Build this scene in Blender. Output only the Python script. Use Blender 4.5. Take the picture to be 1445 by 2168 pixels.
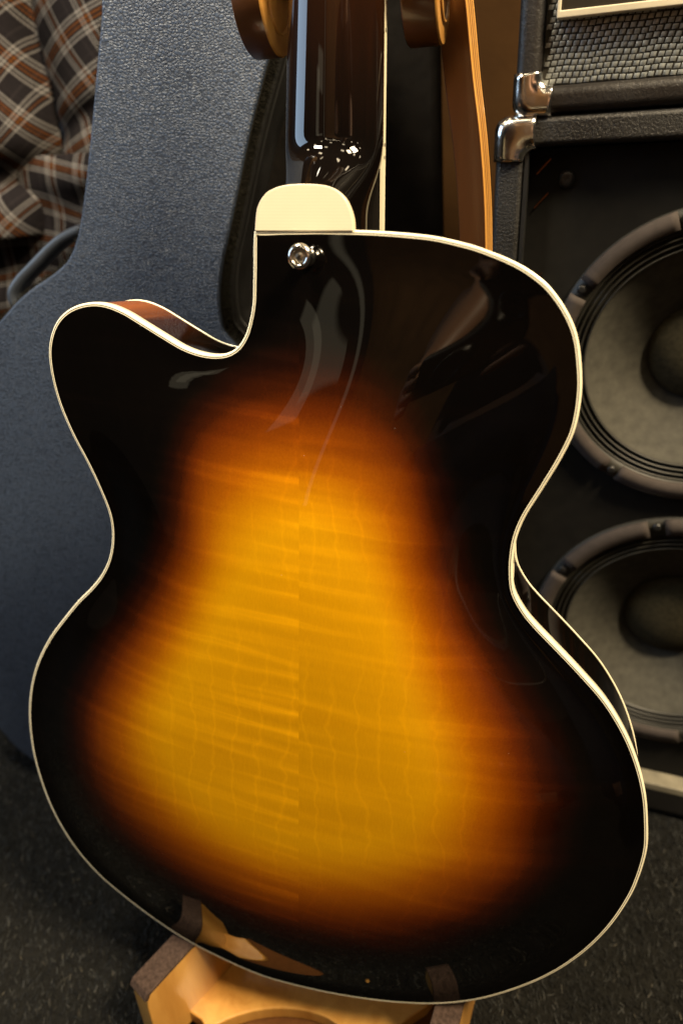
import bpy, math
import numpy as np
from mathutils import Vector, Matrix
# measured outlines in metres, each in the plane of its own object, and the frames of those planes
OUTLINE=[(-0.0238,0.3882),(-0.0160,0.3885),(-0.0081,0.3888),(0.0016,0.3890),(0.0113,0.3892),(0.0195,0.3891),(0.0277,0.3891),(0.0351,0.3889),(0.0427,0.3886),(0.0551,0.3878),(0.0663,0.3867),(0.0773,0.3846),(0.0861,0.3825),(0.0910,0.3809),(0.0993,0.3780),(0.1076,0.3743),(0.1141,0.3704),(0.1198,0.3661),(0.1284,0.3563),(0.1346,0.3453),(0.1388,0.3290),(0.1402,0.3172),(0.1394,0.3008),(0.1352,0.2869),(0.1290,0.2720),(0.1208,0.2529),(0.1182,0.2415),(0.1178,0.2316),(0.1183,0.2236),(0.1206,0.2121),(0.1273,0.2012),(0.1342,0.1938),(0.1423,0.1864),(0.1601,0.1699),(0.1748,0.1548),(0.1886,0.1347),(0.1982,0.1145),(0.2036,0.0981),(0.2066,0.0843),(0.2095,0.0657),(0.2096,0.0532),(0.2086,0.0400),(0.2071,0.0290),(0.2016,0.0072),(0.1948,-0.0111),(0.1861,-0.0287),(0.1742,-0.0473),(0.1587,-0.0657),(0.1309,-0.0906),(0.1036,-0.1068),(0.0726,-0.1182),(0.0395,-0.1259),(0.0051,-0.1304),(-0.0307,-0.1311),(-0.0673,-0.1241),(-0.0922,-0.1163),(-0.1172,-0.1045),(-0.1424,-0.0891),(-0.1634,-0.0733),(-0.1805,-0.0535),(-0.1914,-0.0345),(-0.1991,-0.0144),(-0.2039,0.0068),(-0.2065,0.0269),(-0.2067,0.0471),(-0.2050,0.0654),(-0.2015,0.0827),(-0.1966,0.0981),(-0.1899,0.1130),(-0.1779,0.1326),(-0.1615,0.1532),(-0.1514,0.1648),(-0.1406,0.1756),(-0.1318,0.1865),(-0.1255,0.1985),(-0.1220,0.2129),(-0.1223,0.2268),(-0.1272,0.2423),(-0.1340,0.2585),(-0.1420,0.2746),(-0.1484,0.2916),(-0.1514,0.3061),(-0.1521,0.3179),(-0.1511,0.3262),(-0.1472,0.3358),(-0.1416,0.3427),(-0.1341,0.3476),(-0.1258,0.3504),(-0.1177,0.3514),(-0.1100,0.3506),(-0.1004,0.3475),(-0.0891,0.3418),(-0.0771,0.3356),(-0.0652,0.3299),(-0.0545,0.3272),(-0.0464,0.3269),(-0.0399,0.3282),(-0.0344,0.3316),(-0.0299,0.3379),(-0.0274,0.3452),(-0.0256,0.3534),(-0.0250,0.3636),(-0.0246,0.3726),(-0.0243,0.3830)]
BURST_DARK=[(-0.0003,0.3378),(0.0319,0.3289),(0.0569,0.3139),(0.0714,0.2933),(0.0802,0.2717),(0.0918,0.2471),(0.0975,0.2236),(0.1099,0.1974),(0.1251,0.1709),(0.1469,0.1449),(0.1630,0.1170),(0.1697,0.0857),(0.1690,0.0505),(0.1538,0.0045),(0.1227,-0.0366),(0.0781,-0.0770),(0.0243,-0.0950),(-0.0263,-0.0973),(-0.0676,-0.0906),(-0.1133,-0.0705),(-0.1488,-0.0422),(-0.1730,-0.0065),(-0.1777,0.0351),(-0.1722,0.0767),(-0.1609,0.1058),(-0.1406,0.1388),(-0.1161,0.1737),(-0.1003,0.2019),(-0.0902,0.2279),(-0.0855,0.2577),(-0.0772,0.2809),(-0.0583,0.3036),(-0.0298,0.3243)]
BURST_ORANGE=[(-0.0002,0.2975),(0.0304,0.2974),(0.0536,0.2843),(0.0646,0.2649),(0.0714,0.2365),(0.0823,0.2074),(0.0947,0.1803),(0.1114,0.1530),(0.1260,0.1245),(0.1358,0.0938),(0.1407,0.0602),(0.1373,0.0261),(0.1199,-0.0048),(0.0823,-0.0361),(0.0305,-0.0564),(-0.0257,-0.0623),(-0.0696,-0.0518),(-0.1102,-0.0307),(-0.1387,-0.0016),(-0.1520,0.0371),(-0.1474,0.0781),(-0.1308,0.1136),(-0.1063,0.1517),(-0.0870,0.1847),(-0.0723,0.2150),(-0.0676,0.2423),(-0.0631,0.2683),(-0.0420,0.2878),(-0.0196,0.2961)]
BURST_AMBER=[(-0.0002,0.2443),(0.0240,0.2388),(0.0407,0.2213),(0.0526,0.1940),(0.0653,0.1596),(0.0781,0.1302),(0.0886,0.0991),(0.0924,0.0649),(0.0783,0.0311),(0.0421,0.0046),(-0.0041,-0.0054),(-0.0527,0.0012),(-0.0876,0.0247),(-0.1038,0.0528),(-0.1010,0.0882),(-0.0812,0.1250),(-0.0628,0.1592),(-0.0488,0.1873),(-0.0388,0.2134),(-0.0235,0.2330)]
CAM_R=(0.99834,-0.02702,-0.05083)
CAM_U=(0.05756,0.46869,0.88148)
CAM_F=(0.00000,0.88295,-0.46947)
GUITAR_X=(0.95496,-0.29520,-0.03001)
GUITAR_Y=(0.07587,0.14515,0.98650)
GUITAR_Z=(-0.28686,-0.94435,0.16102)
GUITAR_O=(-0.04210,0.30163,0.20247)
AMP_X=(0.92781,-0.37305,-0.00000)
AMP_N=(-0.37305,-0.92781,0.00000)
AMP_O=(0.12159,0.53620,0.00000)
CASE_LEFT=[(0.2200,0.6883),(0.2097,0.6541),(0.1944,0.6059),(0.1829,0.5722),(0.1736,0.5481),(0.1676,0.5366),(0.1591,0.5256),(0.1444,0.5156),(0.1266,0.5067),(0.1101,0.4964),(0.0975,0.4864),(0.0870,0.4777)]
CASE_RIGHT=[(0.2767,0.4677),(0.2755,0.4773),(0.2760,0.4932),(0.2801,0.5141),(0.2886,0.5385),(0.3000,0.5715),(0.3116,0.6049),(0.3212,0.6291),(0.3301,0.6504),(0.3396,0.6731),(0.3428,0.6806)]
CASE_X=(0.99494,-0.10050,-0.00000)
CASE_Y=(0.00504,0.04993,0.99874)
CASE_N=(-0.10037,-0.99368,0.05019)
CASE_O=(-0.36310,0.55706,0.02852)
HEEL_CAP=[(-0.0230,0.3880),(-0.0226,0.3934),(-0.0215,0.3988),(-0.0195,0.4025),(-0.0165,0.4055),(-0.0128,0.4073),(-0.0080,0.4085),(-0.0020,0.4091),(0.0040,0.4091),(0.0098,0.4088),(0.0157,0.4077),(0.0199,0.4055),(0.0235,0.4018),(0.0256,0.3977),(0.0269,0.3936),(0.0273,0.3884)]
# ---------------------------------------------------------------- camera, world, lamps
for _o in list(bpy.data.objects): bpy.data.objects.remove(_o)
SC = bpy.context.scene
COL = SC.collection
def V(*a): return Vector(a[0] if len(a) == 1 else a)
def frame(O, X, Y, Z):
    m = Matrix.Identity(4)
    for i in range(3):
        m[i][0] = X[i]; m[i][1] = Y[i]; m[i][2] = Z[i]; m[i][3] = O[i]
    return m
cam_d = bpy.data.cameras.new("camera"); cam = bpy.data.objects.new("camera", cam_d); COL.objects.link(cam)
cam_d.sensor_fit = 'VERTICAL'; cam_d.sensor_height = 36; cam_d.sensor_width = 36; cam_d.lens = 24
cam_d.clip_start = 0.01; cam_d.clip_end = 50
cam_d.dof.use_dof = True; cam_d.dof.focus_distance = 0.385; cam_d.dof.aperture_fstop = 5.0
cam.matrix_world = frame((0, 0, 0.62), CAM_R, CAM_U, tuple(-x for x in CAM_F))
SC.camera = cam
SC.view_settings.view_transform = 'Standard'; SC.view_settings.look = 'None'
SC.view_settings.exposure = 0; SC.view_settings.gamma = 1
W = bpy.data.worlds.new("World"); SC.world = W; W.use_nodes = True
bg = W.node_tree.nodes["Background"]; bg.inputs[0].default_value = (1.0, .78, .55, 1); bg.inputs[1].default_value = 0.03
def lamp(name, loc, target, sx, sy, power, col):
    l = bpy.data.lights.new(name, 'AREA'); l.shape = 'RECTANGLE'; l.size = sx; l.size_y = sy
    l.energy = power; l.color = col
    o = bpy.data.objects.new(name, l); COL.objects.link(o)
    o.location = loc; d = Vector(target) - Vector(loc); o.rotation_euler = d.to_track_quat('-Z', 'Y').to_euler()
    return o
WARM = (1.0, .80, .52)
# ceiling lamps of the shop: rows of small square panels overhead
for ix, x in enumerate((-1.5, -.5, .5, 1.5, 2.5)):
    for iy, y in enumerate((-2.3, -1.2, -.1, .9)):
        lamp("ceiling_lamp", (x, y, 2.75), (x, y, 0), .2, .2, 1.7, WARM)
# the shop's spot bank up to the right of the photographer
lamp("spot_bank", (.92, -.30, 1.95), (.0, .40, .25), .42, .30, 88.0, WARM)
lamp("spot_bank", (.72, -.06, 2.2), (.0, .42, .30), .30, .22, 9.0, WARM)
lamp("track_spot", (-.30, .33, 1.24), (-.22, .56, .6), .18, .12, 9.0, (1.0, .90, .72))
# daylight from the shop window on the left
lamp("shop_window", (-2.3, .44, 1.55), (0, .4, .7), 1.0, 1.3, 28.0, (.55, .75, 1.0))
# unseen lamps added for the pale streak and patches mirrored in the lacquer
OLIVE = (1.0, .86, .58)
lamp("streak_lamp", (-1.80, -2.4, 1.60), (0, .33, .55), .06, 1.6, .22, OLIVE)
lamp("patch_lamp", (-2.6, -2.4, 2.24), (0, .34, .53), .80, .20, .32, OLIVE)
lamp("patch_lamp", (-1.40, -.84, 1.32), (-.07, .36, .51), .20, .20, .09, OLIVE)

# ---------------------------------------------------------------- helpers
def mesh_obj(name, verts, faces, mat, parent=None, smooth=False, mats=None, fmat=None, loc=None):
    me = bpy.data.meshes.new(name); me.from_pydata([tuple(v) for v in verts], [], [tuple(f) for f in faces])
    for m in (mats or [mat]): me.materials.append(m)
    if fmat is not None: me.polygons.foreach_set("material_index", list(fmat))
    if smooth: me.polygons.foreach_set("use_smooth", [True] * len(me.polygons))
    me.update()
    o = bpy.data.objects.new(name, me); COL.objects.link(o)
    if parent is not None: o.parent = parent
    if loc is not None: o.location = loc
    return o
def thing(name, label, cat, O, X=(1, 0, 0), Y=(0, 1, 0), Z=(0, 0, 1), group=None):
    o = bpy.data.objects.new(name, None); COL.objects.link(o); o.matrix_world = frame(O, X, Y, Z)
    o.empty_display_size = .02; o["label"] = label; o["category"] = cat
    if group: o["group"] = group
    return o
def structure(o): o["kind"] = "structure"; return o
def bevel(o, w, seg=3, angle=.6):
    m = o.modifiers.new("bevel", 'BEVEL'); m.width = w; m.segments = seg; m.limit_method = 'ANGLE'; m.angle_limit = angle
    o.data.polygons.foreach_set("use_smooth", [True] * len(o.data.polygons))
    m2 = o.modifiers.new("wn", 'WEIGHTED_NORMAL'); m2.keep_sharp = False
    return o
def prism(name, pts, z0, z1, mat, parent=None, bev=0, seg=3, axis=None, mats=None, cap_mat=0, side_mat=0):
    n = len(pts)
    a = sum(pts[i][0] * pts[(i + 1) % n][1] - pts[(i + 1) % n][0] * pts[i][1] for i in range(n))
    if a < 0: pts = pts[::-1]
    vs = [(p[0], p[1], z0) for p in pts] + [(p[0], p[1], z1) for p in pts]
    fs = [list(range(n))[::-1], list(range(n, 2 * n))] + [(i, (i + 1) % n, n + (i + 1) % n, n + i) for i in range(n)]
    if axis: vs = [axis(v) for v in vs]
    o = mesh_obj(name, vs, fs, mat, parent, mats=mats, fmat=[cap_mat] * 2 + [side_mat] * n)
    if bev: bevel(o, bev, seg)
    return o
def box(name, c, s, mat, parent=None, bev=0, seg=2):
    x, y, z = [k / 2 for k in s]
    return prism(name, [(c[0] - x, c[1] - y), (c[0] + x, c[1] - y), (c[0] + x, c[1] + y), (c[0] - x, c[1] + y)], c[2] - z, c[2] + z, mat, parent, bev, seg)
def lathe(name, prof, mat, parent=None, n=64, c=(0, 0, 0), close=False, a0=0, a1=2 * math.pi):
    full = abs(a1 - a0 - 2 * math.pi) < 1e-6
    m = n if full else n + 1; k = len(prof); vs = []; fs = []
    for i in range(m):
        a = a0 + (a1 - a0) * i / n
        for r, z in prof: vs.append((c[0] + r * math.cos(a), c[1] + r * math.sin(a), c[2] + z))
    for i in range(n):
        j = (i + 1) % m
        for q in range(k if close else k - 1):
            p = (q + 1) % k
            fs.append((i * k + q, j * k + q, j * k + p, i * k + p))
    if close and not full:
        fs.append(tuple(range(k))); fs.append(tuple((m - 1) * k + q for q in range(k))[::-1])
    return mesh_obj(name, vs, fs, mat, parent, smooth=True)
def spline(pts, per=8, closed=False, sharp=()):
    P = [np.array(p, float) for p in pts]; n = len(P); out = []
    rng = range(n if closed else n - 1)
    for i in rng:
        p1, p2 = P[i], P[(i + 1) % n]
        p0 = P[(i - 1) % n] if (closed or i > 0) else p1
        p3 = P[(i + 2) % n] if (closed or i + 2 < n) else p2
        if i in sharp: p0 = p1 - (p2 - p1)
        if (i + 1) % n in sharp: p3 = p2 + (p2 - p1)
        # centripetal Catmull-Rom
        d1 = max(np.linalg.norm(p1 - p0), 1e-6) ** .5; d2 = max(np.linalg.norm(p2 - p1), 1e-6) ** .5; d3 = max(np.linalg.norm(p3 - p2), 1e-6) ** .5
        m1 = (p1 - p0) / d1 - (p2 - p0) / (d1 + d2) + (p2 - p1) / d2
        m2 = (p2 - p1) / d2 - (p3 - p1) / (d2 + d3) + (p3 - p2) / d3
        m1 = m1 * d2; m2 = m2 * d2
        for k in range(per):
            t = k / per
            out.append((2 * t**3 - 3 * t**2 + 1) * p1 + (t**3 - 2 * t**2 + t) * m1 + (-2 * t**3 + 3 * t**2) * p2 + (t**3 - t**2) * m2)
    if not closed: out.append(P[-1])
    return np.array(out)
def tube(name, pts, rx, rz, mat, parent=None, n=12, up=(0, 0, 1)):
    pts = [Vector(p) for p in pts]; vs = []; fs = []; up = Vector(up)
    for i, p in enumerate(pts):
        t = (pts[min(i + 1, len(pts) - 1)] - pts[max(i - 1, 0)]).normalized()
        s = t.cross(up).normalized(); q = s.cross(t).normalized()
        for k in range(n):
            a = 2 * math.pi * k / n; ca, sa = math.cos(a), math.sin(a)
            ca = math.copysign(abs(ca) ** .7, ca); sa = math.copysign(abs(sa) ** .7, sa)
            vs.append(p + s * rx * ca + q * rz * sa)
    for i in range(len(pts) - 1):
        for k in range(n): fs.append((i * n + k, i * n + (k + 1) % n, (i + 1) * n + (k + 1) % n, (i + 1) * n + k))
    fs.append(tuple(range(n))[::-1]); fs.append(tuple((len(pts) - 1) * n + k for k in range(n)))
    return mesh_obj(name, vs, fs, mat, parent, smooth=True)
def blades(name, P, D, w, mat, parent=None):
    """thin two-triangle fibres rooted at P, ending at P+D, w wide"""
    P = np.asarray(P); D = np.asarray(D); n = len(P); rng = np.random.default_rng(3)
    R_ = rng.normal(size=(n, 3)); S = np.cross(D, R_); S /= np.linalg.norm(S, axis=1)[:, None] + 1e-9; S = S * (w / 2)
    v = np.empty((n, 4, 3)); v[:, 0] = P - S; v[:, 1] = P + S; v[:, 2] = P + D + S * .5; v[:, 3] = P + D - S * .5
    me = bpy.data.meshes.new(name); me.vertices.add(4 * n); me.vertices.foreach_set("co", v.ravel())
    me.loops.add(4 * n); me.loops.foreach_set("vertex_index", np.arange(4 * n)); me.polygons.add(n)
    me.polygons.foreach_set("loop_start", np.arange(0, 4 * n, 4)); me.polygons.foreach_set("loop_total", np.full(n, 4))
    me.materials.append(mat); me.update(); me.validate()
    o = bpy.data.objects.new(name, me); COL.objects.link(o); o["kind"] = "stuff"
    if parent is not None: o.parent = parent
    return o

# ---------------------------------------------------------------- materials
class Mat:
    def __init__(s, name, col=(.5, .5, .5), rough=.5, spec=.5, metal=0, coat=0, coat_r=.03, ior=1.5):
        s.m = bpy.data.materials.new(name); s.m.use_nodes = True; s.t = s.m.node_tree
        s.b = s.t.nodes["Principled BSDF"]; b = s.b.inputs
        b["Base Color"].default_value = (*col, 1); b["Roughness"].default_value = rough; b["Metallic"].default_value = metal
        b["Specular IOR Level"].default_value = spec; b["Coat Weight"].default_value = coat; b["Coat Roughness"].default_value = coat_r
        b["IOR"].default_value = ior
    def n(s, kind, **kw):
        x = s.t.nodes.new("ShaderNode" + kind)
        for k, v in kw.items():
            if hasattr(x, k): setattr(x, k, v)
            else: x.inputs[k.replace("_", " ")].default_value = v
        return x
    def l(s, a, b): s.t.links.new(a, b); return s
    def coord(s, scale=(1, 1, 1), rot=(0, 0, 0), out="Object"):
        c = s.n("TexCoord"); m = s.n("Mapping"); s.l(c.outputs[out], m.inputs["Vector"])
        m.inputs["Scale"].default_value = scale; m.inputs["Rotation"].default_value = rot
        return m.outputs["Vector"]
    def noise(s, vec, scale, detail=2, rough=.5, dist=0):
        x = s.n("TexNoise"); s.l(vec, x.inputs["Vector"]); x.inputs["Scale"].default_value = scale; x.inputs["Detail"].default_value = detail
        x.inputs["Roughness"].default_value = rough; x.inputs["Distortion"].default_value = dist
        return x.outputs["Fac"]
    def ramp(s, fac, stops, interp='LINEAR'):
        r = s.n("ValToRGB"); s.l(fac, r.inputs["Fac"]); e = r.color_ramp; e.interpolation = interp
        while len(e.elements) < len(stops): e.elements.new(.5)
        for q, (p, c) in zip(e.elements, stops): q.position = p; q.color = (*c, 1) if len(c) == 3 else c
        return r.outputs["Color"]
    def math(s, op, a, b=None, c=None):
        x = s.n("Math"); x.operation = op
        for i, v in enumerate((a, b, c)):
            if v is None: continue
            if isinstance(v, (int, float)): x.inputs[i].default_value = v
            else: s.l(v, x.inputs[i])
        return x.outputs[0]
    def mix(s, fac, a, b, kind='MIX'):
        x = s.n("Mix"); x.data_type = 'RGBA'; x.blend_type = kind
        for i, v in ((0, fac), (6, a), (7, b)):
            if isinstance(v, (int, float)): x.inputs[i].default_value = v
            elif isinstance(v, tuple): x.inputs[i].default_value = (*v, 1)
            else: s.l(v, x.inputs[i])
        return x.outputs[2]
    def color(s, o): s.l(o, s.b.inputs["Base Color"]); return s
    def rough(s, o): s.l(o, s.b.inputs["Roughness"]); return s
    def bump(s, h, strength, dist):
        x = s.n("Bump"); s.l(h, x.inputs["Height"]); x.inputs["Strength"].default_value = strength; x.inputs["Distance"].default_value = dist
        s.l(x.outputs["Normal"], s.b.inputs["Normal"]); return s

def m_cream():
    m = Mat("cream_plastic", (.80, .71, .48), .22, .5)
    n = m.noise(m.coord(), 60, 3); m.color(m.ramp(n, [(.3, (.77, .70, .50)), (.7, (.84, .77, .58))])); return m.m
def m_purfling(): return Mat("black_purfling", (.012, .011, .01), .2).m
def m_burst():
    m = Mat("sunburst_lacquer", (.5, .2, .01), .42, .0, coat=1.0, coat_r=.012); m.b.inputs["Coat IOR"].default_value = 1.40
    at = m.n("Attribute"); at.attribute_name = "burst"; f = at.outputs["Fac"]
    co = m.coord(); sx = m.n("SeparateXYZ"); m.l(co, sx.inputs[0]); Y = sx.outputs[1]; se = m.n("Attribute"); se.attribute_name = "seam"; X = se.outputs["Fac"]
    ax = m.math('ABSOLUTE', X); side = m.math('GREATER_THAN', X, 0.0)
    # curly figure: stripes across the grain, mirrored at the centre seam, stronger on one half
    wob = m.noise(co, 14, 2)
    yy = m.math('ADD', m.math('ADD', Y, m.math('MULTIPLY', X, .070)), m.math('MULTIPLY', wob, .006))
    cb = m.n("CombineXYZ"); m.l(m.math('MULTIPLY', ax, 8.0), cb.inputs[0]); m.l(m.math('MULTIPLY', yy, 128.0), cb.inputs[1]); m.l(m.math('MULTIPLY', side, 7.3), cb.inputs[2])
    fl = m.noise(cb.outputs[0], 1.0, 1.5, .45)
    fl = m.ramp(fl, [(.30, (0, 0, 0)), (.50, (.25, .25, .25)), (.58, (.55, .55, .55)), (.66, (1, 1, 1)), (.74, (.7, .7, .7))])
    cb2 = m.n("CombineXYZ"); m.l(m.math('MULTIPLY', ax, 9.0), cb2.inputs[0]); m.l(m.math('MULTIPLY', yy, 40.0), cb2.inputs[1]); m.l(m.math('MULTIPLY', side, 3.1), cb2.inputs[2])
    cl = m.noise(cb2.outputs[0], 1.0, 2)
    near = m.ramp(m.math('MULTIPLY', ax, 6.0), [(0, (1, 1, 1)), (.35, (.62, .62, .62)), (1, (.30, .30, .30))])
    gain = m.math('MULTIPLY', near, m.math('MULTIPLY', m.ramp(m.noise(co, 6, 1), [(.35, (.25, .25, .25)), (.65, (1, 1, 1))]), m.math('SUBTRACT', .50, m.math('MULTIPLY', side, .29))))
    # growth lines running along the back
    wv = m.math('ADD', m.math('MULTIPLY', ax, 62.0), m.math('ADD', m.math('MULTIPLY', m.noise(m.coord((20, 22, 1)), 1.0, 3, .6), 1.9), m.math('MULTIPLY', m.noise(co, 5, 1), 3.0)))
    ln = m.math('PINGPONG', wv, .5); ln = m.ramp(ln, [(.0, (1, 1, 1)), (.03, (.6, .6, .6)), (.11, (0, 0, 0))])
    ln = m.math('MULTIPLY', ln, m.ramp(m.noise(co, 11, 1), [(.36, (.1, .1, .1)), (.56, (1, 1, 1))]))
    fine = m.noise(m.coord((1, .15, 1)), 1500, 2)
    speck = m.noise(co, 900, 2)
    ff = m.math('ADD', f, m.math('MULTIPLY', m.math('SUBTRACT', cl, .5), .11))
    ff = m.math('ADD', ff, m.math('MULTIPLY', m.math('SUBTRACT', speck, .5), .06))
    ff = m.math('ADD', ff, m.math('MULTIPLY', m.math('SUBTRACT', fl, .4), .020))
    base = m.ramp(ff, [(0, (.0016, .0012, .001)), (.08, (.0028, .0016, .0011)), (.20, (.0085, .0022, .0011)), (.33, (.028, .0052, .0011)), (.45, (.084, .0145, .0012)), (.56, (.170, .036, .0012)), (.68, (.285, .075, .0013)), (.78, (.40, .138, .0014)), (.89, (.50, .206, .0016)), (1.0, (.55, .252, .002))])
    k = m.math('ADD', m.math('ADD', .86, m.math('MULTIPLY', fl, gain)), m.math('ADD', m.math('MULTIPLY', ln, .11), m.math('MULTIPLY', m.math('SUBTRACT', fine, .5), .16)))
    kk = m.n("CombineColor"); [m.l(k, kk.inputs[i]) for i in range(3)]
    col = m.mix(1.0, base, kk.outputs[0], 'MULTIPLY')
    # specks of dust on the lacquer
    vo = m.n("TexVoronoi"); m.l(co, vo.inputs["Vector"]); vo.inputs["Scale"].default_value = 110
    sp = m.math('MULTIPLY', m.math('LESS_THAN', vo.outputs["Distance"], .020), m.math('GREATER_THAN', m.n("SeparateXYZ").outputs[0], 2.0) if False else 1.0)
    sx2 = m.n("SeparateXYZ"); m.l(vo.outputs["Color"], sx2.inputs[0]); sp = m.math('MULTIPLY', sp, m.math('GREATER_THAN', sx2.outputs[0], .86))
    m.color(m.mix(m.math('MULTIPLY', sp, .35), col, (.5, .47, .42))); return m.m
def m_rim():
    m = Mat("dark_burst_side", (.01, .004, .002), .4, 0, coat=1, coat_r=.015)
    at = m.n("Attribute"); at.attribute_name = "burst"; g = m.noise(m.coord((1, 1, .05)), 260, 3)
    f = m.math('ADD', at.outputs["Fac"], m.math('MULTIPLY', m.math('SUBTRACT', g, .5), .25))
    m.color(m.ramp(f, [(0, (.002, .0015, .001)), (.35, (.02, .005, .0015)), (1, (.30, .085, .015))])); return m.m
def m_neck():
    m = Mat("dark_neck_lacquer", (.006, .003, .002), .4, 0, coat=1, coat_r=.01)
    co = m.coord(); s = m.n("SeparateXYZ"); m.l(co, s.inputs[0])
    g = m.noise(m.coord((1, .06, 1)), 300, 3)
    f = m.math('ADD', m.math('MULTIPLY', m.math('SUBTRACT', s.outputs[1], .43), 9.0), m.math('MULTIPLY', m.math('SUBTRACT', g, .5), .3))
    m.color(m.ramp(f, [(0, (.0025, .0018, .0015)), (.3, (.006, .003, .002)), (1, (.022, .007, .0025))])); return m.m
def m_plain(name, col, rough=.5, spec=.5, metal=0, ns=0, amt=.15, bs=0, bd=0, coat=0):
    m = Mat(name, col, rough, spec, metal, coat)
    if ns:
        n = m.noise(m.coord(), ns, 4)
        m.color(m.ramp(n, [(.25, tuple(c * (1 - amt) for c in col)), (.75, tuple(min(1, c * (1 + amt)) for c in col))]))
        if bs: m.bump(n, bs, bd)
    return m.m
def m_chrome():
    m = Mat("chrome", (.82, .80, .76), .07, .5, 1); n = m.noise(m.coord(), 90, 3)
    m.rough(m.ramp(n, [(.35, (.10, .10, .10)), (.7, (.24, .24, .24))])); return m.m
def m_leatherette():
    m = Mat("blue_leatherette", (.03, .05, .095), .5, .5); co = m.coord((1, 1.25, 1))
    w = m.n("Mapping"); d = m.n("TexNoise"); m.l(co, d.inputs["Vector"]); d.inputs["Scale"].default_value = 90
    mx = m.n("Mix"); mx.data_type = 'VECTOR'; mx.inputs[0].default_value = .0035; m.l(co, mx.inputs[4]); m.l(d.outputs["Color"], mx.inputs[5])
    v = m.n("TexVoronoi"); v.feature = 'DISTANCE_TO_EDGE'; m.l(mx.outputs[1], v.inputs["Vector"]); v.inputs["Scale"].default_value = 410
    h = m.ramp(v.outputs["Distance"], [(0, (0, 0, 0)), (.22, (.8, .8, .8)), (.5, (1, 1, 1))])
    fine = m.noise(co, 1400, 2)
    hh = m.math('ADD', h, m.math('MULTIPLY', fine, .35))
    big = m.noise(m.coord(), 5, 3)
    c = m.mix(h, (.015, .022, .039), m.ramp(big, [(.3, (.036, .054, .097)), (.7, (.044, .065, .112))])); m.color(c)
    m.rough(m.ramp(fine, [(.3, (.42, .42, .42)), (.7, (.56, .56, .56))]))
    m.bump(hh, .6, .0006); return m.m
def m_tolex(name="black_tolex", col=(.010, .009, .008), sc=620, st=.8):
    m = Mat(name, col, .45, .5); n = m.noise(m.coord(), sc, 4, .6, .6); n2 = m.noise(m.coord(), 24, 2)
    m.rough(m.ramp(n2, [(.3, (.36, .36, .36)), (.7, (.55, .55, .55))])); m.bump(n, st, .0009); return m.m
def m_wood(name, a, b, axis_scale, rough=.35, coat=.3):
    m = Mat(name, a, rough, .4, coat=coat, coat_r=.15); n = m.noise(m.coord(axis_scale), 60, 4, .6, .4)
    p = m.noise(m.coord(), 1300, 2)
    f = m.math('ADD', n, m.math('MULTIPLY', m.math('SUBTRACT', p, .5), .25))
    m.color(m.ramp(f, [(.28, a), (.72, b)])); m.bump(p, .12, .0003); return m.m
def m_plaid():
    m = Mat("plaid_flannel", (.05, .04, .04), .95, .1)
    uv = m.n("TexCoord"); s = m.n("SeparateXYZ"); m.l(uv.outputs["UV"], s.inputs[0])
    K = (.009, .0075, .0085); Wh = (.17, .16, .155); O = (.115, .036, .004); B = (.006, .005, .005); G = (.020, .017, .018)
    R1 = [(0, G), (.03, K), (.36, K), (.37, Wh), (.405, Wh), (.415, B), (.45, B), (.46, Wh), (.495, Wh), (.505, B), (.55, B), (.56, O), (.59, O), (.60, B), (.64, B), (.65, O), (.69, O), (.70, B), (.735, B), (.745, Wh), (.78, Wh), (.79, B), (.82, B), (.83, Wh), (.87, Wh), (.88, K)]
    R2 = [(0, K), (.20, K), (.21, G), (.25, G), (.26, K), (.45, K), (.46, Wh), (.50, Wh), (.51, K), (.55, K), (.56, Wh), (.60, Wh), (.61, B), (.66, B), (.67, (.10, .035, .008)), (.70, (.10, .035, .008)), (.71, B), (.76, B), (.77, Wh), (.81, Wh), (.82, K), (1, K)]
    a = m.math('FRACT', m.math('DIVIDE', s.outputs[1], .040)); b = m.math('FRACT', m.math('DIVIDE', s.outputs[0], .032))
    # twill: threads of the two directions alternate on a fine diagonal
    tw = m.math('FRACT', m.math('MULTIPLY', m.math('ADD', s.outputs[0], s.outputs[1]), 420.0)); tw = m.ramp(tw, [(.0, (.30, .30, .30)), (.5, (.72, .72, .72)), (1, (.30, .30, .30))])
    c = m.mix(tw, m.ramp(b, R2), m.ramp(a, R1))
    fz = m.noise(m.coord(), 700, 3); c = m.mix(.55, c, m.mix(fz, (0, 0, 0), (2.2, 2.2, 2.2)), 'MULTIPLY')
    m.color(c); m.bump(fz, .4, .0006)
    return m.m
def m_carpet():
    m = Mat("grey_carpet", (.02, .019, .016), .95, .1); n = m.noise(m.coord(), 160, 4, .7); n2 = m.noise(m.coord(), 18, 2)
    m.color(m.mix(.5, m.ramp(n, [(.3, (.003, .003, .0028)), (.75, (.016, .0155, .013))]), m.ramp(n2, [(.3, (.005, .005, .0045)), (.7, (.013, .0125, .011))])))
    m.bump(n, 1, .004); return m.m
def m_fibre():
    m = Mat("carpet_fibre", (.05, .05, .04), .8, .2); g = m.n("NewGeometry")
    m.color(m.ramp(g.outputs["Random Per Island"], [(0, (.003, .003, .003)), (.5, (.010, .0105, .0105)), (.85, (.027, .028, .027)), (.97, (.050, .051, .049)), (1, (.09, .08, .06))])); return m.m
def m_wall():
    m = Mat("brown_wall", (.05, .025, .008), .8, .08); n = m.noise(m.coord(), 9, 5, .6, .3)
    m.color(m.ramp(n, [(.3, (.026, .012, .0035)), (.7, (.044, .021, .006))])); m.bump(m.noise(m.coord(), 180, 3), .3, .001); return m.m
def m_cone():
    m = Mat("paper_cone", (.11, .10, .07), .75, .25); n = m.noise(m.coord(), 130, 4)
    m.color(m.ramp(n, [(.3, (.042, .040, .032)), (.7, (.063, .060, .048))])); m.bump(n, .3, .0008); return m.m

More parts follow.
